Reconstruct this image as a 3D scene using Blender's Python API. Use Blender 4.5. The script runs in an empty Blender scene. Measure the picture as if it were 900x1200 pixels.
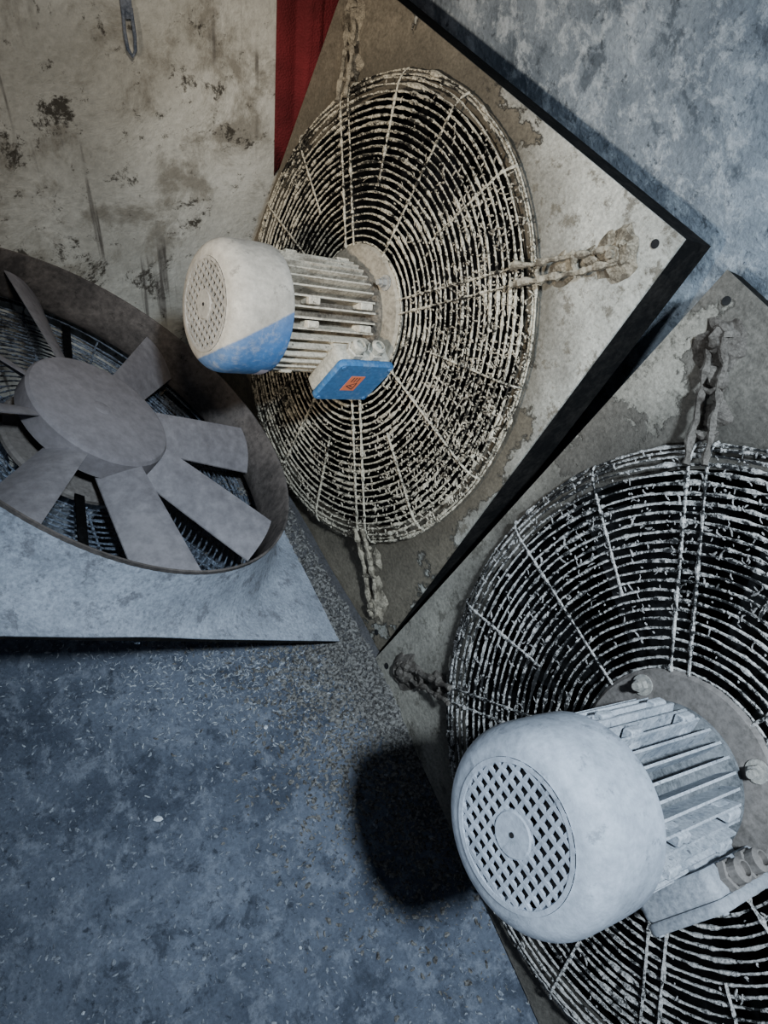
import bpy, math, random
from mathutils import Matrix, Vector
from mathutils import noise as mnoise
random.seed(7)
V=Vector
# ------------------------------------------------------------------ helpers
def new_mat(name):
    m=bpy.data.materials.new(name); m.use_nodes=True
    nt=m.node_tree; nt.nodes.clear()
    out=nt.nodes.new('ShaderNodeOutputMaterial'); b=nt.nodes.new('ShaderNodeBsdfPrincipled')
    nt.links.new(b.outputs[0],out.inputs[0])
    b.inputs['Specular IOR Level'].default_value=.25
    return m,nt,b
class G:
    """tiny node-graph helper"""
    def __init__(s,nt): s.nt=nt; s.tc=nt.nodes.new('ShaderNodeTexCoord')
    def link(s,a,b): s.nt.links.new(a,b)
    def vec(s,scale=(1,1,1),src='Object',rot=(0,0,0),loc=(0,0,0)):
        n=s.nt.nodes.new('ShaderNodeMapping'); s.link(s.tc.outputs[src],n.inputs[0])
        n.inputs['Scale'].default_value=scale; n.inputs['Rotation'].default_value=rot; n.inputs['Location'].default_value=loc
        return n.outputs[0]
    def noise(s,v,scale,detail=6,rough=.6,dist=0):
        n=s.nt.nodes.new('ShaderNodeTexNoise'); s.link(v,n.inputs['Vector'])
        n.inputs['Scale'].default_value=scale; n.inputs['Detail'].default_value=detail
        n.inputs['Roughness'].default_value=rough; n.inputs['Distortion'].default_value=dist
        return n.outputs['Fac']
    def voro(s,v,scale,feature='F1'):
        n=s.nt.nodes.new('ShaderNodeTexVoronoi'); n.feature=feature; s.link(v,n.inputs['Vector'])
        n.inputs['Scale'].default_value=scale
        return n.outputs['Distance']
    def ramp(s,f,stops):
        n=s.nt.nodes.new('ShaderNodeValToRGB'); s.link(f,n.inputs[0]); cr=n.color_ramp
        while len(cr.elements)<len(stops): cr.elements.new(.5)
        for e,(p,c) in zip(cr.elements,stops):
            e.position=p; e.color=(c,c,c,1) if not isinstance(c,tuple) else (*c,1)
        return n.outputs[0]
    def mix(s,f,a,b,mode='MIX'):
        n=s.nt.nodes.new('ShaderNodeMix'); n.data_type='RGBA'; n.blend_type=mode
        for sock,x in ((n.inputs[0],f),(n.inputs[6],a),(n.inputs[7],b)):
            if isinstance(x,(int,float)): sock.default_value=x
            elif isinstance(x,tuple): sock.default_value=(*x,1)
            else: s.link(x,sock)
        return n.outputs[2]
    def math(s,op,a,b=0.,clamp=False):
        n=s.nt.nodes.new('ShaderNodeMath'); n.operation=op; n.use_clamp=clamp
        for sock,x in ((n.inputs[0],a),(n.inputs[1],b)):
            if isinstance(x,(int,float)): sock.default_value=x
            else: s.link(x,sock)
        return n.outputs[0]
    def sep(s,v):
        n=s.nt.nodes.new('ShaderNodeSeparateXYZ'); s.link(v,n.inputs[0]); return n.outputs
    def bump(s,h,strength,dist,b):
        n=s.nt.nodes.new('ShaderNodeBump'); s.link(h,n.inputs['Height'])
        n.inputs['Strength'].default_value=strength; n.inputs['Distance'].default_value=dist
        s.link(n.outputs[0],b.inputs['Normal'])
    def up(s):
        n=s.nt.nodes.new('ShaderNodeNewGeometry'); return s.sep(n.outputs['Normal'])[2]

def dusty(name,base,dust,scale=9,lo=.4,hi=.6,rough=.8,metal=0.,bump=.3,bd=.003,updust=.5,dark=None,spec=.25,spk=(.6,1.25)):
    m,nt,b=new_mat(name); g=G(nt); v=g.vec()
    b.inputs['Specular IOR Level'].default_value=spec
    n1=g.noise(v,scale,8,.65); n2=g.noise(v,scale*7,6,.7)
    f=g.math('ADD',g.math('MULTIPLY',n1,.7),g.math('MULTIPLY',n2,.3))
    f=g.math('ADD',f,g.math('MULTIPLY',g.up(),updust*.25))
    k=g.ramp(f,[(lo,0.),(hi,1.)])
    col=g.mix(k,base,dust)
    if dark:
        d=g.ramp(g.noise(v,scale*3,8,.75,.5),[(.58,0.),(.66,1.)]); col=g.mix(d,col,dark)
    sp=g.ramp(n2,[(.25,spk[0]),(.75,spk[1])]); col=g.mix(1.,col,sp,'MULTIPLY')
    g.link(col,b.inputs['Base Color']); b.inputs['Roughness'].default_value=rough; b.inputs['Metallic'].default_value=metal
    g.bump(g.noise(v,scale*12,6,.7),bump,bd,b)
    return m
def mesh_obj(name,verts,faces,mat,parent=None,smooth=False,M=None,angle=None):
    me=bpy.data.meshes.new(name); me.from_pydata([tuple(v) for v in verts],[],faces); me.update()
    if smooth:
        for p in me.polygons: p.use_smooth=True
        if angle:
            try: me.set_sharp_from_angle(angle=math.radians(angle))
            except Exception: pass
    o=bpy.data.objects.new(name,me); bpy.context.collection.objects.link(o)
    if mat: me.materials.append(mat)
    if parent: o.parent=parent
    if M is not None: o.matrix_local=M
    return o
class B:
    """mesh builder accumulating verts/faces"""
    def __init__(s): s.v=[]; s.f=[]
    def add(s,vs,fs,M=None):
        k=len(s.v); s.v+=[(M@V(v)) if M is not None else V(v) for v in vs]; s.f+=[tuple(i+k for i in f) for f in fs]
    def lathe(s,prof,seg=64,M=None,closed=False,a0=0.):
        vs=[];fs=[]; n=len(prof)
        for i in range(seg):
            a=a0+2*math.pi*i/seg
            for r,z in prof: vs.append((r*math.cos(a),r*math.sin(a),z))
        for i in range(seg):
            j=(i+1)%seg
            for k in range(n if closed else n-1):
                l=(k+1)%n
                fs.append((i*n+k,j*n+k,j*n+l,i*n+l))
        s.add(vs,fs,M)
    def box(s,cx,cy,cz,sx,sy,sz,M=None,bev=0.):
        x,y,z=sx/2,sy/2,sz/2
        if bev<=0:
            vs=[(cx+i*x,cy+j*y,cz+k*z) for i in(-1,1) for j in(-1,1) for k in(-1,1)]
            s.add(vs,[(0,1,3,2),(4,6,7,5),(0,4,5,1),(2,3,7,6),(0,2,6,4),(1,5,7,3)],M); return
        def loop(ix,zz):
            L=[]
            for q,(sx_,sy_) in enumerate(((1,1),(-1,1),(-1,-1),(1,-1))):
                for t in range(4):
                    a=math.pi/2*q+math.pi/2*t/3
                    L.append((cx+sx_*(x-bev)+ (bev-ix)*math.cos(a),cy+sy_*(y-bev)+(bev-ix)*math.sin(a),cz+zz))
            return L
        c=min(bev*.5,z*.4)
        loops=[loop(c*.8,-z),loop(0,-z+c),loop(0,z-c),loop(c*.8,z)]
        vs=[p for L in loops for p in L]; n=16; fs=[]
        for k in range(3):
            for i in range(n): fs.append((k*n+i,k*n+(i+1)%n,(k+1)*n+(i+1)%n,(k+1)*n+i))
        fs.append(tuple(range(n))[::-1]); fs.append(tuple(3*n+i for i in range(n)))
        s.add(vs,fs,M)
    def tube(s,pts,rad,sides=6,closed=False,cap=True):
        n=len(pts); vs=[];fs=[]
        pts=[V(p) for p in pts]; prev=None
        for i,p in enumerate(pts):
            a=pts[(i-1)%n] if (closed or i>0) else p; c=pts[(i+1)%n] if (closed or i<n-1) else p
            t=(c-a).normalized()
            up=V((0,0,1)) if abs(t.z)<.9 else V((1,0,0))
            if prev is not None and not closed:
                up=prev
            x=t.cross(up).normalized(); y=x.cross(t).normalized(); prev=y if not closed else None
            r=rad[i] if isinstance(rad,list) else rad
            for k in range(sides):
                q=2*math.pi*k/sides
                vs.append(p+x*(r*math.cos(q))+y*(r*math.sin(q)))
        m=n if closed else n-1
        for i in range(m):
            j=(i+1)%n
            for k in range(sides):
                l=(k+1)%sides
                fs.append((i*sides+k,i*sides+l,j*sides+l,j*sides+k))
        if not closed and cap:
            fs.append(tuple(range(sides))[::-1]); fs.append(tuple((n-1)*sides+k for k in range(sides)))
        s.add(vs,fs)
    def cyl(s,r,z0,z1,seg=24,M=None):
        s.lathe([(0.0001,z0),(r,z0),(r,z1),(0.0001,z1)],seg,M)
    def obj(s,name,mat,parent=None,smooth=False,M=None,angle=None): return mesh_obj(name,s.v,s.f,mat,parent,smooth,M,angle)
def RZ(a): return Matrix.Rotation(a,4,'Z')
def TR(x,y,z): return Matrix.Translation((x,y,z))

# ------------------------------------------------------------------ room frame (metres)
E=V((.477,-.879,0)).normalized()      # along the back wall
Bk=V((.879,.477,0)).normalized()      # toward the back wall
DL=-1.70; DB=1.01                     # left wall / back wall distances
corner=E*DL+Bk*DB
# room-aligned matrix: local x = along back wall, local y = toward the back wall, origin at the corner
RM=Matrix(((E.x,Bk.x,0,corner.x),(E.y,Bk.y,0,corner.y),(0,0,1,0),(0,0,0,1)))

# ------------------------------------------------------------------ room materials
def mat_plaster():
    m,nt,b=new_mat('stained_plaster'); g=G(nt); v=g.vec(loc=(3.1,1.7,.4))
    big=g.noise(v,2.0,7,.6,.3); mid=g.noise(v,6,10,.7,.3); fine=g.noise(v,60,6,.7)
    col=g.mix(g.ramp(big,[(.30,0.),(.62,1.)]),(.33,.315,.27),(.68,.67,.61))
    col=g.mix(g.ramp(mid,[(.49,0.),(.60,.85)]),col,(.26,.24,.20))
    col=g.mix(g.ramp(g.noise(v,8,11,.78,.3),[(.565,0.),(.61,.95)]),col,(.055,.048,.038))
    col=g.mix(g.ramp(g.noise(v,28,8,.75,.2),[(.60,0.),(.66,.85)]),col,(.08,.07,.055))
    st=g.noise(g.vec((1,1,.05)),34,3,.5); st=g.ramp(st,[(.60,0.),(.68,.9)])
    col=g.mix(g.math('MULTIPLY',st,g.ramp(g.noise(v,3.4,4,.6),[(.47,0.),(.55,1.)])),col,(.10,.09,.08))
    col=g.mix(1.,col,g.ramp(fine,[(.25,.75),(.75,1.15)]),'MULTIPLY')
    g.link(col,b.inputs['Base Color']); b.inputs['Roughness'].default_value=.85
    h=g.math('ADD',g.math('MULTIPLY',mid,1.),g.math('MULTIPLY',fine,.15)); g.bump(h,.6,.02,b)
    return m
def mat_concrete(name,c0,c1,c2,sc=1.,spots=.9,dk=.35,bigs=2.6):
    m,nt,b=new_mat(name); g=G(nt); v=g.vec()
    big=g.noise(v,bigs*sc,8,.62,.2); mid=g.noise(v,14*sc,10,.75,.2); fine=g.noise(v,90*sc,5,.7)
    col=g.mix(g.ramp(big,[(.36,0.),(.62,1.)]),c0,c1)
    col=g.mix(g.ramp(mid,[(.5,0.),(.60,spots)]),col,c2)
    col=g.mix(g.ramp(g.noise(v,9*sc,10,.75,.3),[(.53,0.),(.61,.8)]),col,tuple(x*(dk+.25) for x in c0))
    col=g.mix(g.ramp(g.noise(v,30*sc,8,.72,.3),[(.57,0.),(.65,.85)]),col,tuple(x*dk for x in c0))
    col=g.mix(1.,col,g.ramp(fine,[(.25,.65),(.75,1.3)]),'MULTIPLY')
    g.link(col,b.inputs['Base Color']); b.inputs['Roughness'].default_value=.9
    h=g.math('ADD',mid,g.math('MULTIPLY',fine,.3)); g.bump(h,.7,.015,b)
    return m
M_pl=mat_plaster()
M_wc=mat_concrete('rough_concrete',(.12,.145,.175),(.38,.43,.48),(.60,.65,.69),1.3,.75,.5)
M_fl=mat_concrete('dusty_floor_concrete',(.062,.074,.100),(.135,.155,.195),(.24,.262,.305),1.5,.55,.5)

def rbox(name,x0,x1,y0,y1,z0,z1,mat):
    b=B(); b.box((x0+x1)/2,(y0+y1)/2,(z0+z1)/2,x1-x0,y1-y0,z1-z0)
    o=b.obj(name,mat); o.matrix_world=RM; return o
rbox('wall_back',-.12,4.3,0,.12,0,2.7,M_wc)
rbox('wall_left',-.12,0,-3.6,0,0,2.7,M_pl)
floor_ob=rbox('floor',-.12,4.3,-3.6,.12,-.1,0,M_fl)

# ------------------------------------------------------------------ fan materials
def mat_plate(name,crust,paint,k3,rad,dirt,edgek=.9,grime=.0):
    ax,ay,ar=k3
    m,nt,b=new_mat(name); g=G(nt); v=g.vec(); xyz=g.sep(v)
    r0=g.math('SQRT',g.math('ADD',g.math('MULTIPLY',xyz[0],xyz[0]),g.math('MULTIPLY',xyz[1],xyz[1])))
    r=g.math('ADD',g.math('MULTIPLY',r0,ar),g.math('ADD',g.math('MULTIPLY',xyz[0],ax),g.math('MULTIPLY',xyz[1],ay)))
    n=g.noise(v,5,9,.66,.2); f2=g.noise(v,40,8,.75); f3=g.noise(v,150,4,.7)
    q=g.math('SUBTRACT',g.math('ADD',r,g.math('MULTIPLY',g.math('SUBTRACT',n,.5),.7)),rad)
    k=g.ramp(g.math('ADD',g.math('MULTIPLY',q,3.),.5),[(.48,0.),(.52,1.)])
    cr=g.mix(g.ramp(f2,[(.35,0.),(.65,1.)]),tuple(x*.55 for x in crust),crust)
    cr=g.mix(g.ramp(g.noise(v,3,5,.6),[(.4,0.),(.65,.6)]),cr,tuple(x*.5 for x in crust))
    pa=g.mix(g.ramp(g.noise(v,9,8,.7),[(.35,0.),(.6,1.)]),tuple(x*.62 for x in paint),paint)
    pa=g.mix(g.ramp(g.noise(v,22,9,.78),[(.52,0.),(.60,.85)]),pa,dirt)
    col=g.mix(k,cr,pa)
    edge=g.ramp(g.math('ABSOLUTE',q),[(0.,edgek),(.013,0.)])
    col=g.mix(edge,col,(.025,.022,.018))
    if grime>0:   # dust and soot collected around the guard rim
        w=g.math('ADD',r0,g.math('MULTIPLY',g.math('SUBTRACT',g.noise(v,11,7,.7),.5),.20))
        gk=g.ramp(w,[(.49,grime),(.575,0.)])
        col=g.mix(gk,col,tuple(x*.36 for x in crust))
    col=g.mix(1.,col,g.ramp(f3,[(.25,.55),(.75,1.3)]),'MULTIPLY')
    g.link(col,b.inputs['Base Color']); b.inputs['Roughness'].default_value=.8
    h=g.math('ADD',g.math('MULTIPLY',g.math('SUBTRACT',1.,k),.6*edgek),g.math('MULTIPLY',f2,.7)); g.bump(h,.8,.007,b)
    return m
def mat_wire(name,light,dark,lo,hi):
    m,nt,b=new_mat(name); g=G(nt); v=g.vec()
    n=g.noise(v,60,4,.8); n0=g.noise(v,6,4,.6)
    f=g.math('ADD',g.math('MULTIPLY',n,.62),g.math('MULTIPLY',n0,.38))
    f=g.math('ADD',f,g.math('MULTIPLY',g.up(),.06))
    col=g.mix(g.ramp(f,[(lo,0.),(hi,1.)]),dark,light)
    col=g.mix(1.,col,g.ramp(g.noise(v,240,3,.8),[(.32,.30),(.68,1.3)]),'MULTIPLY')
    g.link(col,b.inputs['Base Color']); b.inputs['Roughness'].default_value=.95
    return m
M_dark=dusty('painted_recess_shade',(.005,.005,.005),(.016,.016,.017),12,.5,.75,.95,updust=0,spec=.02)  # near-black colour paints in the darkness behind the guards
M_fold=dusty('return_edge_painted_shade',(.008,.008,.008),(.030,.027,.024),20,.45,.75,.95,updust=0,spec=.05)  # shade of the gap behind the plates, put into the edge colour
M_hole=dusty('dark_vent_interior',(.01,.01,.012),(.02,.02,.02),10,.4,.6,updust=0,bump=.1)
M_steel=dusty('dusty_bolt_steel',(.18,.18,.18),(.38,.36,.32),30,.4,.6,.6)
M_duct=dusty('duct_steel_dusty',(.050,.044,.041),(.150,.128,.115),10,.4,.65,dark=(.022,.02,.018))
M_blade=dusty('blade_grey_brown_dust',(.145,.132,.140),(.25,.232,.238),6,.35,.65,.75,bump=.15,spk=(.72,1.18))

def mat_motor(name,paint,dust,blue=False):
    m,nt,b=new_mat(name); g=G(nt); v=g.vec(); xyz=g.sep(v)
    n=g.noise(v,14,8,.7); f=g.noise(v,90,5,.7)
    base=g.mix(g.ramp(n,[(.35,0.),(.65,1.)]),tuple(x*.60 for x in dust),dust)
    base=g.mix(g.ramp(g.noise(v,32,8,.75),[(.57,0.),(.65,.6)]),base,tuple(x*.28 for x in dust))
    if blue:
        # dust has only settled on the upward side of the cowl; the flank shows the blue paint
        w=g.math('ADD',g.math('MULTIPLY',xyz[0],.76),g.math('MULTIPLY',xyz[1],-.65))
        w=g.math('SUBTRACT',w,g.math('MULTIPLY',g.math('SUBTRACT',xyz[2],.3),.50))
        w=g.math('ADD',w,g.math('MULTIPLY',g.math('SUBTRACT',n,.5),.014))
        k=g.ramp(g.math('MULTIPLY',w,4.),[(.200,0.),(.215,.95)])
        pc=g.mix(g.ramp(g.math('MULTIPLY',w,4.),[(.20,0.),(.42,1.)]),tuple(x*.7+.08 for x in paint),paint)
        pc=g.mix(g.ramp(g.noise(v,45,6,.7),[(.5,0.),(.7,.45)]),pc,tuple(x*.7 for x in dust))
        base=g.mix(k,base,pc)
    else:
        k=g.ramp(n,[(.62,0.),(.75,.6)]); base=g.mix(k,base,paint)
    base=g.mix(1.,base,g.ramp(f,[(.25,.75),(.75,1.18)]),'MULTIPLY')
    g.link(base,b.inputs['Base Color']); b.inputs['Roughness'].default_value=.62
    g.bump(g.math('ADD',f,n),.3,.003,b)
    return m
def mat_sticker():
    m,nt,b=new_mat('warning_sticker_orange'); g=G(nt); n=g.noise(g.vec(),120,4,.6)
    g.link(g.mix(g.ramp(n,[(.5,0.),(.75,.6)]),(.80,.20,.09),(.45,.30,.22)),b.inputs['Base Color']); return m
M_stk=mat_sticker()
M_glyph=dusty('sticker_print',(.05,.03,.03),(.1,.06,.05),40)
M_lab=dusty('white_label',(.50,.48,.58),(.38,.38,.46),60)

# ------------------------------------------------------------------ the fan
def build_fan(name,Mw,S,st):
    root=bpy.data.objects.new(name,None); bpy.context.collection.objects.link(root); root.matrix_world=Mw
    root.empty_display_size=.1
    rnd=random.Random(st['seed']); hs=S/2; RH=st.get('RH',.452)
    # --- square plate with round opening + folded return edges
    b=B(); seg=128
    inner=[];outer=[]
    for i in range(seg):
        a=2*math.pi*(i+.5)/seg; c,s=math.cos(a),math.sin(a); k=hs/max(abs(c),abs(s))
        inner.append((RH*c,RH*s)); outer.append((k*c,k*s))
    for cx in(-1,1):
        for cy in(-1,1):
            j=min(range(seg),key=lambda i:(outer[i][0]-cx*hs)**2+(outer[i][1]-cy*hs)**2); outer[j]=(cx*hs,cy*hs)
    ms=[]
    nr=16; flare=st.get('flare'); DZ=-st.get('depth',.117); RL=st.get('RL',.445)
    for k in range(nr+1):
        t=k/nr
        for i in range(seg):
            if flare:
                # one drawn sheet: flat at the square edge, sweeping up into the round lip
                ox,oy=outer[i]; ro=math.hypot(ox,oy); ux,uy=ox/ro,oy/ro
                r=RL+(ro-RL)*t**1.7
                w_=min(1.,(r-RL)/flare); z=DZ*(1-w_)**2.6
                ms.append((ux*r,uy*r,z))
            else:
                x=inner[i][0]*(1-t)+outer[i][0]*t; y=inner[i][1]*(1-t)+outer[i][1]*t
                ms.append((x,y,0))
    fs=[]
    for k in range(nr):
        for i in range(seg):
            j=(i+1)%seg; fs.append((k*seg+i,(k+1)*seg+i,(k+1)*seg+j,k*seg+j))
    fold=st.get('fold',.03); dz=fold if flare else -fold
    b.add(ms,fs); b.obj('mounting_plate',st['plate'],root,bool(flare))
    b=B(); N0=outer
    e0=-.004 if not flare else .002
    if flare:
        ze=[ms[nr*seg+i][2] for i in range(seg)]
        rows=[(1,0,0),(1,e0,0),(1,dz,1)]
        vs=[(x*q,y*q,z+(ze[i] if not fl else 0)) for q,z,fl in rows for i,(x,y) in enumerate(N0)]
    else:
        rows=[(1,0),(1,e0),(1,dz),(.975,dz),(.975,dz*.7)]
        vs=[(x*q,y*q,z) for q,z in rows for x,y in N0]
    fs=[(r*seg+i,(r+1)*seg+i,(r+1)*seg+(i+1)%seg,r*seg+(i+1)%seg) for r in range(len(rows)-1) for i in range(seg)]
    b.add(vs,fs); o=b.obj('plate_return_edge',st['plate'],root); o.data.materials.append(M_fold)
    for i,p in enumerate(o.data.polygons): p.material_index=0 if i<seg else 1
    # --- duct ring
    if flare:
        b=B(); b.lathe([(RL+.001,DZ+.004),(RL+.001,DZ-.004),(RL-.003,DZ-.004),(RL-.005,DZ),(RL-.006,-.06),(RL-.006,-.03),(RH-.008,-.008),(RH,0.003)],128)
        b.obj('duct_ring',st['duct'],root,True,angle=40)
    else:
        prof=[(RH+.022,-.001),(RH+.010,-.004),(RH+.002,-.012),(RL+.001,-.035),(RL,-.07),(RL,DZ),(RL-.004,DZ),(RL-.004,-.07),(RL-.003,-.03),(RH-.004,-.008),(RH,0.0)]
        b=B(); b.lathe(prof,128); b.obj('duct_ring',st['duct'],root,True,angle=40)
        b=B(); b.lathe([(.0001,DZ+.001),(RL-.002,DZ+.001)],96); b.obj('added_duct_blackout',M_dark,root)  # added disc, hides the lit wall behind the open duct
    # --- corner bolt holes
    b=B()
    for cx in(-1,1):
        for cy in(-1,1):
            b.cyl(.007,.0008,.0016,12,TR(cx*(hs-.035),cy*(hs-.03),0))
    b.obj('bolt_holes',M_hole,root)
    # --- guard grille
    GZ=.032; g0=st.get('gz0',0.)
    def gz(r):
        if r<.445: return GZ+g0
        t=min(1,(r-.445)/.045); return g0+.004+(GZ-.004)*math.sqrt(max(0,1-t*t))
    radii=[.158+.0143*i for i in range(21)]+[.457,.469,.479,.486,.490]
    b=B(); wr=st['wire']
    for ri,r in enumerate(radii):
        n=int(100+r*900); pts=[];rad=[]
        ph=rnd.random()*50; zj=rnd.uniform(-.002,.002)
        for i in range(n):
            a=2*math.pi*i/n
            c,s=math.cos(a),math.sin(a)
            nv=mnoise.noise(V((c*r*42,s*r*42,ph)))
            nw=mnoise.noise(V((c*r*150,s*r*150,ph)))
            n2=mnoise.noise(V((c*6,s*6,ph*.3)))
            n3=mnoise.noise(V((c*r*9,s*r*9,3.3)))
            z=gz(r)+zj+(-.010 if ri>21 and ri%2 else 0)
            rr=r+.0018*n2+.0005*nw
            pts.append((rr*c,rr*s,z+.0008*nw)); rad.append(wr*(.80+st['clump']*max(0,nv+.75*n3)+.55*max(0,nw)+rnd.uniform(-.15,.2)))
        b.tube(pts,rad,5,closed=True)
    def spoke(a,r0,r1,off=0,z=.004,w=1.15):
        c,s=math.cos(a),math.sin(a); n=90; pts=[];rad=[]
        for i in range(n):
            r=r0+(r1-r0)*i/(n-1); nn=mnoise.noise(V((r*90,a*9,off*100)))
            pts.append((r*c-(off+.0010*nn)*s,r*s+(off+.0010*nn)*c,gz(min(r,.49))+z))
            rad.append(wr*w*(.8+1.7*max(0,nn)+rnd.uniform(-.2,.3)))
        b.tube(pts,rad,5)
    for q in range(4):
        ad=math.pi/4+q*math.pi/2
        spoke(ad,.15,.49,.014); spoke(ad,.15,.49,-.014)
        for t,r0 in ((-.5,.27),(0,.15),(.5,.27)) :
            spoke(ad+math.pi/4+t*math.radians(45),r0,.488)
    b.obj('wire_guard',st['wiremat'],root)
    # --- fibrous dust snagged on the wires
    b=B()
    for cnt,a0,sa in st.get('fluff',()):
        for i in range(cnt):
            a=rnd.gauss(math.radians(a0),math.radians(sa)); r=.17+.315*math.sqrt(rnd.random())
            L=.003+.011*rnd.random()**2; th_=a+rnd.gauss(0,.5)+(math.pi/2 if rnd.random()<.35 else 0)
            z=gz(r)+rnd.uniform(.0005,.003); p=V((r*math.cos(a),r*math.sin(a),z)); d=V((math.cos(th_),math.sin(th_),rnd.uniform(-.2,.2)))*L
            nrm=V((-d.y,d.x,0))*rnd.uniform(-.3,.3); w=rnd.uniform(.0008,.0022)
            b.tube([p-d*.5,p-d*.15+nrm*.8,p+d*.2+nrm,p+d*.5],[w*.5,w,w*.9,w*.4],4)
    if b.v: b.obj('dust_strands',st['fluffmat'],root)
    # --- guard hold-down arms on the diagonals, caked with dust
    b=B(); b2=B()
    def rough_tube(p0,r,sides=8,amp=.9,fq=55):
        rad=[r*(1+amp*mnoise.noise(V((p[0]*fq,p[1]*fq,p[2]*fq+q*7)))+rnd.uniform(-.12,.18)) for p in p0]; b.tube(p0,rad,sides)
    for q in range(4):
        ad=math.pi/4+q*math.pi/2; k=len(b.v)
        for off in (-.014,.014):
            rough_tube([(.455+.185*t,off*(1-.1*t)+.004*mnoise.noise(V((t*7,off*90,q))),.034*(1-t)+.010-.006*math.sin(math.pi*t)) for t in [i/39 for i in range(40)]],.0052)
        rough_tube([(.640+.018*math.sin(t),.0136*math.cos(t),.009) for t in [math.pi*i/16 for i in range(17)]],.0064)
        for xx,zz in ((.500,.028),(.565,.018)):
            rough_tube([(xx+.003*math.sin(j),-.020+.004*j,zz) for j in range(11)],.0042)
        L0=len(b.v); b.lathe([(.0001,.012),(.018,.011),(.032,.005),(.042,.0)],28,TR(.632,0,0))
        b.lathe([(.0001,.010),(.014,.008),(.026,.0)],20,TR(.53,0,0))
        b.lathe([(.0001,.010),(.010,.008),(.020,.0)],20,TR(.585,.004,0))
        for j in range(L0,len(b.v)):
            p=b.v[j]; nz=mnoise.noise(p*45+V((q*3,0,0))); b.v[j]=V((p.x+nz*.016,p.y+nz*.014,max(0.0005,p.z*(1+nz))))
        for j in range(k,len(b.v)):
            p=b.v[j]; p=p+mnoise.noise_vector(p*110)*.0016; p.z=max(.0004,p.z); b.v[j]=RZ(ad)@p
        Mq=RZ(ad)@TR(.632,0,0)
        b2.lathe([(.0001,.016),(.012,.016),(.014,.013),(.015,.002)],20,Mq); b2.lathe([(.0001,.023),(.007,.023),(.0075,.014)],6,Mq)
    b.obj('guard_arms',st['arm'],root); b2.obj('guard_bolts',st['arm'],root)
    # --- hub mounting disc + motor support
    b=B(); b.lathe([(.0001,.020),(.150,.020),(.156,.026),(.156,.034),(.150,.040),(.120,.043),(.0001,.043)],72)
    b.obj('motor_mount_disc',st['disc'],root,True,angle=35)
    b=B()
    for k in range(4):
        M=RZ(math.radians(158+90*k))@TR(.134,0,0)
        b.lathe([(.0001,.064),(.006,.064),(.006,.058),(.006,.043)],12,M); b.lathe([(.0001,.055),(.010,.055),(.010,.043)],6,M); b.lathe([(.0001,.045),(.016,.045),(.016,.042)],20,M)
    b.obj('mount_bolts',M_steel,root)
    # --- motor: end shield, finned body, fan cowl, vent, terminal box
    L=st.get('L',.387); z0=st.get('z0',.262)
    b=B(); b.lathe([(.0001,.040),(.105,.040),(.112,.046),(.112,.056),(.098,.062),(.090,.070),(.090,z0+.03)],64)
    b.obj('motor_end_shield',st['core'],root,True,angle=35)
    b=B(); nf=36
    for i in range(nf):
        a=2*math.pi*i/nf; M=RZ(a); fl=z0+.008-.066
        b.box(.1035,0,.066+fl/2,.027,.0036,fl,M)
    for a in (35,125,215,305):
        M=RZ(math.radians(a))
        for off in (-.022,.022): b.box(.104,off,.090,.030,.015,.030,M,bev=.004)
        for off in (-.022,.022): b.box(.104,off,.215,.030,.015,.026,M,bev=.004)
    b.obj('motor_cooling_fins',st['fins'],root)
    b=B(); pr=[(.1235,z0),(.125,z0+.004),(.1255,z0+.03)]
    rs=.034; zs=L-.044
    pr.append((.1250,zs))
    for i in range(1,9):
        t=math.pi/2*i/8; pr.append((.1250-rs+rs*math.cos(t),zs+.039*math.sin(t)))
    pr+=[(.0885,zs+.040),(.0865,zs+.037),(.0865,zs+.02)]
    b.lathe(pr,96); b.lathe([(.1235,z0),(.119,z0),(.119,z0+.05)],96)
    b.obj('motor_fan_cowl',st['cowl'],root,True,angle=50)
    b=B(); b.lathe([(.0001,L-.022),(.0868,L-.022)],48); b.obj('cowl_interior',M_hole,root)
    b=B(); Rf=.0868; zf=L-.006; pitch=.0148; rot=RZ(st.get('grot',0))
    for i in range(-5,6):
        o=i*pitch
        h=math.sqrt(max(0,Rf*Rf-o*o))
        if h>.01:
            b.box(o,0,zf,.0048,2*h,.004,rot); b.box(0,o,zf+.0003,2*h,.0048,.004,rot)
    b.lathe([(.0001,zf+.004),(.026,zf+.004),(.029,zf+.001),(.029,zf-.003)],40)
    b.lathe([(.088,zf+.003),(.082,zf+.003),(.080,zf-.003)],64)
    b.obj('cowl_vent_grid',st['grid'],root)
    b=B(); b.cyl(.0035,zf+.004,zf+.0048,12); b.obj('vent_centre_hole',M_hole,root)
    # terminal box, radial; P: local z = outwards, local x = -axis, local y = tangential
    Mb=RZ(math.radians(st.get('boxang',-14)))
    b=B(); b.box(.105,0,.100,.05,.085,.10,Mb,bev=.006)
    P=Mb@TR(.133,0,.098)@Matrix.Rotation(math.radians(90),4,'Y')
    b.box(0,0,0,.134,.122,.036,P,bev=.012)
    b.obj('terminal_box_base',st['boxbase'],root,True,angle=40)
    b=B(); b.box(0,0,.0255,.137,.125,.015,P,bev=.012)
    for x in(-.058,.058):
        for y in(-.052,.052): b.cyl(.0045,.033,.0355,10,P@TR(x,y,0))
    b.obj('terminal_box_lid',st['lid'],root,True,angle=40)
    b=B()
    for x in (.022,-.026):
        G_=P@TR(x,.060,0)@Matrix.Rotation(math.radians(-90),4,'X')
        b.lathe([(.020,0),(.020,.010),(.017,.012)],6,G_); b.lathe([(.0155,.012),(.0155,.024),(.011,.028),(.009,.028),(.009,.020),(.0001,.020)],20,G_)
    b.obj('cable_glands',st['gland'],root)
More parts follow.
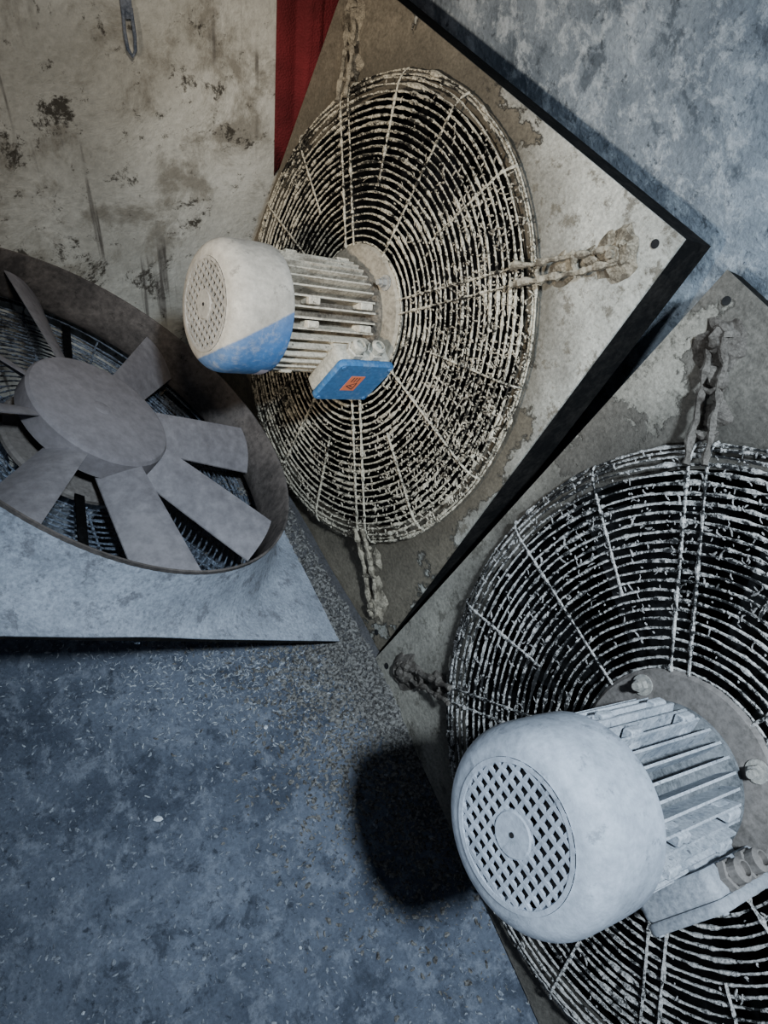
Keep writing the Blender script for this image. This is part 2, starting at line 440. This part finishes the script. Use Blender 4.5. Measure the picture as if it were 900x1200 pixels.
    if st.get('sticker'):
        a=st.get('srot',0)
        Q=P@TR(-.004,.0,.0333)@RZ(a)
        b=B(); b.box(0,0,0,.050,.034,.0006,Q); b.obj('warning_sticker',M_stk,root)
        b=B()
        Q2=Q@TR(-.009,0,.0006)
        t=[(0,.011),(-.011,-.009),(.011,-.009)]
        for i in range(3):
            p,q=V((*t[i],0)),V((*t[(i+1)%3],0)); m_=(p+q)/2; d=q-p
            b.box(0,0,0,d.length,.002,.0004,Q2@TR(*m_)@RZ(math.atan2(d.y,d.x)))
        b.box(0,-.001,0,.002,.009,.0004,Q2@RZ(-.4))
        for k in range(3): b.box(.013,.008-.007*k,0,.015,.002,.0004,Q@TR(0,0,.0006))
        b.obj('sticker_print',M_glyph,root)
        al=math.radians(-38); seg_=6; b=B(); vs=[];fs=[]
        for i in range(seg_+1):
            t=al+ (i/seg_-.5)*.30
            for z in (.270,.288): vs.append((.1262*math.cos(t),.1262*math.sin(t),z))
        for i in range(seg_): fs.append((2*i,2*i+2,2*i+3,2*i+1))
        b.add(vs,fs); b.obj('rating_label',M_lab,root)
    # --- impeller inside the duct (axial, paddle blades), turned toward the duct side
    zi=-st.get('hub_z',.090); b=B(); hh=st.get('hub_h',.085)
    b.lathe([(.0001,zi),(.138,zi),(.147,zi+.003),(.152,zi+.010),(.152,zi+hh),(.148,zi+hh),(.0001,zi+hh)],72)
    b.lathe([(.0001,zi-.001),(.016,zi-.001),(.018,zi)],24)
    b.obj('impeller_hub',st['hub'],root,True,angle=35)
    b=B(); pitch=math.radians(st.get('pitch',32))
    for a in st['blades']:
        M=RZ(math.radians(a)); nr_=8; nc=8; vs=[];fs=[]
        for side in (0,1):
            for i in range(nr_+1):
                t=i/nr_; r=.135+(.425-.135)*t; ch=.088+.030*t
                pp=pitch*(1.15-.35*t)
                for j in range(nc+1):
                    u=(j/nc-.5); y=u*ch; cam=.010*(1-4*u*u)
                    z=(zi+.036)+st.get('psgn',1)*y*math.sin(pp)-cam+(0.003 if side else 0)
                    rr=r+.004*math.cos(u*3)*(1 if i==nr_ else 0)
                    vs.append((rr,y*math.cos(pp)*1.0,z))
        n1=(nr_+1)*(nc+1)
        for i in range(nr_):
            for j in range(nc):
                k=i*(nc+1)+j; fs.append((k,k+1,k+nc+2,k+nc+1)); fs.append((n1+k,n1+k+nc+1,n1+k+nc+2,n1+k+1))
        for i in range(nr_):
            for j in (0,nc):
                k=i*(nc+1)+j; fs.append((k,k+nc+1,n1+k+nc+1,n1+k))
        for j in range(nc):
            for i in (0,nr_):
                k=i*(nc+1)+j; fs.append((k,n1+k,n1+k+1,k+1))
        b.add(vs,fs,M)
    b.obj('impeller_blades',st['blade'],root,True,angle=30)
    b=B()
    for q in range(4):
        M=RZ(q*math.pi/2+.2); b.box(.30,0,.022,.31,.020,.003,M)
    b.obj('support_struts',M_dark,root)
    return root

def frame(c,x,y):
    x=V(x).normalized(); z=x.cross(V(y)).normalized(); y=z.cross(x)
    M=Matrix((( x.x,y.x,z.x,c[0]),(x.y,y.y,z.y,c[1]),(x.z,y.z,z.z,c[2]),(0,0,0,1)))
    return M
plateA=mat_plate('plate_dust_warm',(.27,.23,.17),(.55,.53,.46),(.35,.30,.5),.44,(.14,.12,.09),.9,.8)
plateB=mat_plate('plate_dust_grey',(.21,.19,.16),(.36,.335,.28),(-.5,-.3,.4),.40,(.11,.10,.08),.45,.8)
plateC=mat_plate('plate_dust_blue',(.42,.455,.51),(.40,.435,.495),(0,0,1),-1.5,(.18,.185,.205),0.)
wireA=mat_wire('guard_wire_warm_dust',(.58,.52,.40),(.016,.014,.011),.464,.552)
wireB=mat_wire('guard_wire_grey_dust',(.54,.52,.49),(.018,.018,.018),.487,.572)
wireC=mat_wire('guard_wire_painted_shade',(.16,.19,.24),(.02,.02,.025),.45,.60)  # darker wire copy, shade behind the impeller put into its colour
flA=mat_wire('fluff_warm',(.50,.44,.34),(.12,.10,.075),.43,.56)
flB=mat_wire('fluff_grey',(.40,.38,.36),(.09,.085,.08),.44,.58)
armA=dusty('arm_dust_warm',(.11,.092,.068),(.34,.295,.22),40,.47,.63)
armB=dusty('arm_dust_brown',(.055,.046,.038),(.155,.137,.118),40,.47,.68)
discA=dusty('disc_dust_warm',(.15,.13,.10),(.36,.32,.25),14,.35,.6)
discB=dusty('disc_dust_brown',(.10,.09,.08),(.20,.18,.165),14,.35,.6)
cowlA=mat_motor('motor_blue_under_dust',(.035,.155,.40),(.54,.51,.45),True)
gridA=mat_motor('vent_grid_warm_dust',(.3,.3,.28),(.46,.44,.40))
finA=dusty('fins_warm_dust',(.28,.25,.20),(.64,.59,.48),25,.40,.60,dark=(.05,.04,.03))
cowlB=mat_motor('motor_grey_dust',(.32,.36,.42),(.47,.515,.585))
finB=dusty('fins_grey_dust',(.24,.27,.31),(.48,.51,.55),25,.40,.62,dark=(.09,.09,.10))
coreA=dusty('motor_core_grime_warm',(.06,.05,.04),(.22,.19,.15),25,.45,.65)
coreB=dusty('motor_core_grime',(.05,.055,.06),(.18,.19,.20),25,.45,.65)
lidA=dusty('lid_blue_paint',(.05,.17,.38),(.22,.30,.40),18,.52,.72,.5,updust=.1)
boxA=dusty('box_grey_green',(.28,.28,.24),(.52,.49,.41),20,.4,.6)
boxB=dusty('box_grey_dust',(.20,.22,.25),(.34,.36,.39),20,.4,.6)
hubC=dusty('hub_dust_mauve',(.178,.162,.168),(.25,.23,.237),7,.35,.65,.85,bump=.1,spk=(.75,1.15))
bl=[50,5,-40,-84,-128,-170,146,98]
A=build_fan('industrial_fan',frame((.095,1.337,.496),(.477,-.879,0),(.302,.164,.939)),1.05,
    dict(seed=1,plate=plateA,duct=M_dark,wiremat=wireA,wire=.0021,clump=1.8,arm=armA,disc=discA,fins=finA,core=coreA,cowl=cowlA,grid=gridA,fold=.075,  # deep fold widens the painted dark band along the plate edges
         fluff=[(2100,20,34),(500,-80,40)],fluffmat=flA,
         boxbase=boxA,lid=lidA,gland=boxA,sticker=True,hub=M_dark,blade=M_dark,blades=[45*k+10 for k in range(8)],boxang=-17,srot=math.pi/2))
Bf=build_fan('industrial_fan.001',frame((.587,.375,.483),(.4,-.917,.0),(.381,.166,.907)),1.05,
    dict(seed=2,plate=plateB,duct=M_dark,wiremat=wireB,wire=.0021,clump=1.6,arm=armB,disc=discB,fins=finB,core=coreB,cowl=cowlB,grid=cowlB,fold=.045,
         fluff=[(1300,130,90)],fluffmat=flB,
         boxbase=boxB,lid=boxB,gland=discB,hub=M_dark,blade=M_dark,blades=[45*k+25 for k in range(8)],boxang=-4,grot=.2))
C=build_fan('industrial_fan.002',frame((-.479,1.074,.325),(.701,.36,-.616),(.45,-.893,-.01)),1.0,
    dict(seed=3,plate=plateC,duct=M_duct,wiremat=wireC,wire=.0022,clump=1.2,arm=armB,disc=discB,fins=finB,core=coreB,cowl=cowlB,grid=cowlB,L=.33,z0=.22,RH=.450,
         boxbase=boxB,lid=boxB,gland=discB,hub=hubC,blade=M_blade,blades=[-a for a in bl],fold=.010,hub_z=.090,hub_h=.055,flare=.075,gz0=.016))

# ------------------------------------------------------------------ red tarp strip hanging in the corner (room-aligned)
def mat_red(name,c):
    m,nt,b=new_mat(name); g=G(nt); v=g.vec()
    w=g.voro(v,220); n=g.noise(v,9,6,.6)
    col=g.mix(g.ramp(n,[(.35,0.),(.7,1.)]),tuple(x*.5 for x in c),c)
    g.link(col,b.inputs['Base Color']); b.inputs['Roughness'].default_value=.85; g.bump(w,.5,.004,b); return m
b=B(); n=40; prof=[]
for i in range(n+1):
    t=i/n; s=(.748+.226*t)-DB
    d=.008+.026*max(0,min(1,(t-.22)/.07))*(1 if t<.45 else .75)+.003*math.sin(t*14)
    prof.append((d,s))
zs=[.52+.1*k for k in range(19)]
vs=[];fs=[]
for z in zs:
    for i,p in enumerate(prof):
        j=.0015*math.sin(z*7+i*.5); vs.append((p[0]+j,p[1],z+.02*math.sin(i*.6)*(z<.55)))
W=n+1
for k in range(len(zs)-1):
    for i in range(n): fs.append((k*W+i,k*W+i+1,(k+1)*W+i+1,(k+1)*W+i))
b.add(vs,fs); o=b.obj('red_tarp',mat_red('red_woven_tarp',(.18,.020,.025)),None,True); o.matrix_world=RM
md=o.modifiers.new('thickness','SOLIDIFY'); md.thickness=.003

# ------------------------------------------------------------------ wall hook (two-prong strap on the left wall)
Mh=Matrix(((Bk.x,0,E.x,-.434),(Bk.y,0,E.y,1.694),(0,1,0,.885),(0,0,0,1)))
b=B()
b.box(0,.055,.006,.022,.09,.006,Mh,bev=.003)
k=len(b.v)
b.tube([(-.008,.03,.010),(-.011,-.01,.014),(-.010,-.04,.018),(-.002,-.055,.016),(.006,-.045,.014),(.009,-.02,.012),(.008,.03,.010)],.0035,8)
for j in range(k,len(b.v)): b.v[j]=Mh@b.v[j]
b.obj('wall_hook',dusty('hook_blue_grey_steel',(.07,.09,.13),(.2,.22,.26),30,.4,.6),None,True,angle=40)

# ------------------------------------------------------------------ floor debris: chaff, splinters and flakes
def mat_debris(name,c0,c1):
    m,nt,b=new_mat(name); g=G(nt); v=g.vec(); n=g.noise(v,160,2,.6)
    g.link(g.mix(g.ramp(n,[(.35,0.),(.65,1.)]),c0,c1),b.inputs['Base Color']); b.inputs['Roughness'].default_value=.9; return m
def scatter(name,mat,N,fn,smin,smax,asp):
    b=B(); c=0
    while c<N:
        p=fn()
        if p is None: continue
        c+=1; L=smin+(smax-smin)*random.random()**2.2; w=L*random.uniform(*asp); a=random.uniform(0,6.283)
        M=TR(p[0],p[1],.0006+w*.2+L*.04+(p[2] if len(p)>2 else 0))@RZ(a)@Matrix.Rotation(random.uniform(-.12,.12),4,'Y')@Matrix.Rotation(random.uniform(-.5,.5),4,'X')
        bend=L*random.uniform(-.2,.2)
        b.add([(-L/2,-w*.3,0),(0,-w/2+bend,0),(L/2,-w*.2,0),(L/2,w*.25,0),(0,w/2+bend,0),(-L/2,w*.3,0),(0,bend,w*.3)],[(0,1,6),(1,2,6),(2,3,6),(3,4,6),(4,5,6),(5,0,6),(5,4,3,2,1,0)],M)
    return b.obj(name,mat)
def inroom(p): 
    q=V((p[0],p[1],0)); return DL+.02<q.dot(E)<2.2 and -1.3<q.dot(Bk)<.52
def f_all():
    p=(random.uniform(-.9,.7),random.uniform(-.5,1.2)); return p if inroom(p) else None
def pile_h(s,t):   # height of the dust drift along the foot of the plates
    d=(t-.51)/.055
    h=.026*math.exp(-d*d)*(.6+.8*mnoise.noise(V((s*5,t*9,1.))))*(1-max(0,min(1,(s+.62)/.3)))
    return h+.004*mnoise.noise(V((s*40,t*40,2)))*math.exp(-d*d)
def f_near():
    s=random.uniform(-1.65,-.10) if random.random()<.4 else random.gauss(-.62,.26); t=.52-abs(random.gauss(.0,.13))
    p=E*s+Bk*t; return (p.x,p.y,max(0,pile_h(s,t)))
def f_left():
    p=(random.gauss(-.10,.22),random.gauss(.72,.09)); return p if inroom(p) else None
scatter('floor_debris',mat_debris('chaff_pale',(.08,.09,.11),(.28,.30,.33)),8000,f_all,.002,.011,(.15,.7))
scatter('floor_debris.001',mat_debris('chaff_brown',(.035,.032,.030),(.21,.20,.185)),14500,f_near,.003,.014,(.2,.8))
scatter('floor_debris.002',mat_debris('chaff_grey',(.16,.17,.19),(.42,.44,.46)),2300,f_left,.003,.013,(.12,.4))
b=B(); ns,nt_=120,26; vs=[];fs=[]
for i in range(ns):
    for j in range(nt_):
        s=-1.66+1.7*i/(ns-1); t=.36+.18*j/(nt_-1); p=E*s+Bk*t; vs.append((p.x,p.y,pile_h(s,t)-.0022))
for i in range(ns-1):
    for j in range(nt_-1):
        k=i*nt_+j; fs.append((k,k+nt_,k+nt_+1,k+1))
b.add(vs,fs); b.obj('dust_drift',dusty('drift_grey_brown',(.045,.042,.042),(.095,.092,.095),30,.4,.65,.95,bump=.8,bd=.006),floor_ob,True,M=RM.inverted())
# a few larger paint chips
b=B()
for (x,y,s) in ((-.235,.41,.010),(.05,.20,.004),(-.3,.1,.004),(-.05,.60,.006),(-.15,.0,.004),(-.4,.3,.004)):
    n=7; vs=[(x+s*random.uniform(.5,1)*math.cos(6.283*i/n),y+s*random.uniform(.5,1)*math.sin(6.283*i/n),.003+random.uniform(0,.003)) for i in range(n)]
    b.add(vs+[(x,y,.007)],[(i,(i+1)%n,n) for i in range(n)])
b.obj('paint_chips',mat_debris('paint_chip_white',(.45,.48,.52),(.62,.65,.68)))

# ------------------------------------------------------------------ lights
w=bpy.data.worlds.new('dim_room_ambient'); bpy.context.scene.world=w; w.use_nodes=True
bg=w.node_tree.nodes['Background']; bg.inputs[0].default_value=(.58,.73,1.0,1); bg.inputs[1].default_value=.10
def spot(name,loc,tgt,en,col,size,blend,soft):
    l=bpy.data.lights.new(name,'SPOT'); l.energy=en; l.color=col; l.spot_size=math.radians(size); l.spot_blend=blend; l.shadow_soft_size=soft
    o=bpy.data.objects.new(name,l); bpy.context.collection.objects.link(o); o.location=loc
    o.rotation_euler=(V(tgt)-V(loc)).to_track_quat('-Z','Y').to_euler(); return o
spot('ceiling_lamp',(.53,-.25,2.55),(.38,.66,.2),370,(.72,.86,1.0),64,1.,.09)
spot('added_warm_fill',(-.8,.1,1.25),(.15,1.40,.78),90,(1.0,.89,.73),54,1.,.05)  # added warm spot from the left, also darkens a wall band behind the plate
spot('added_cool_fill',(-1.3,-.9,1.35),(.72,.95,.85),92,(.76,.88,1.0),42,1.,.12)  # added cool fill for the back wall
spot('added_wall_fill',(.1,.2,2.0),(-.42,1.66,.60),58,(1.0,.91,.77),44,1.,.10)  # added warm fill to brighten the left wall

# ------------------------------------------------------------------ camera
cd=bpy.data.cameras.new('camera'); cd.sensor_fit='VERTICAL'; cd.sensor_height=24; cd.lens=878/1200*24; cd.clip_start=.02
co=bpy.data.objects.new('camera',cd); bpy.context.collection.objects.link(co)
X=V((.992,0,.129)).normalized(); Z=V((-.102,-.611,.785)); Z=(Z-X*Z.dot(X)).normalized(); Y=Z.cross(X)
co.matrix_world=Matrix(((X.x,Y.x,Z.x,0),(X.y,Y.y,Z.y,0),(X.z,Y.z,Z.z,1.5368),(0,0,0,1)))
bpy.context.scene.camera=co
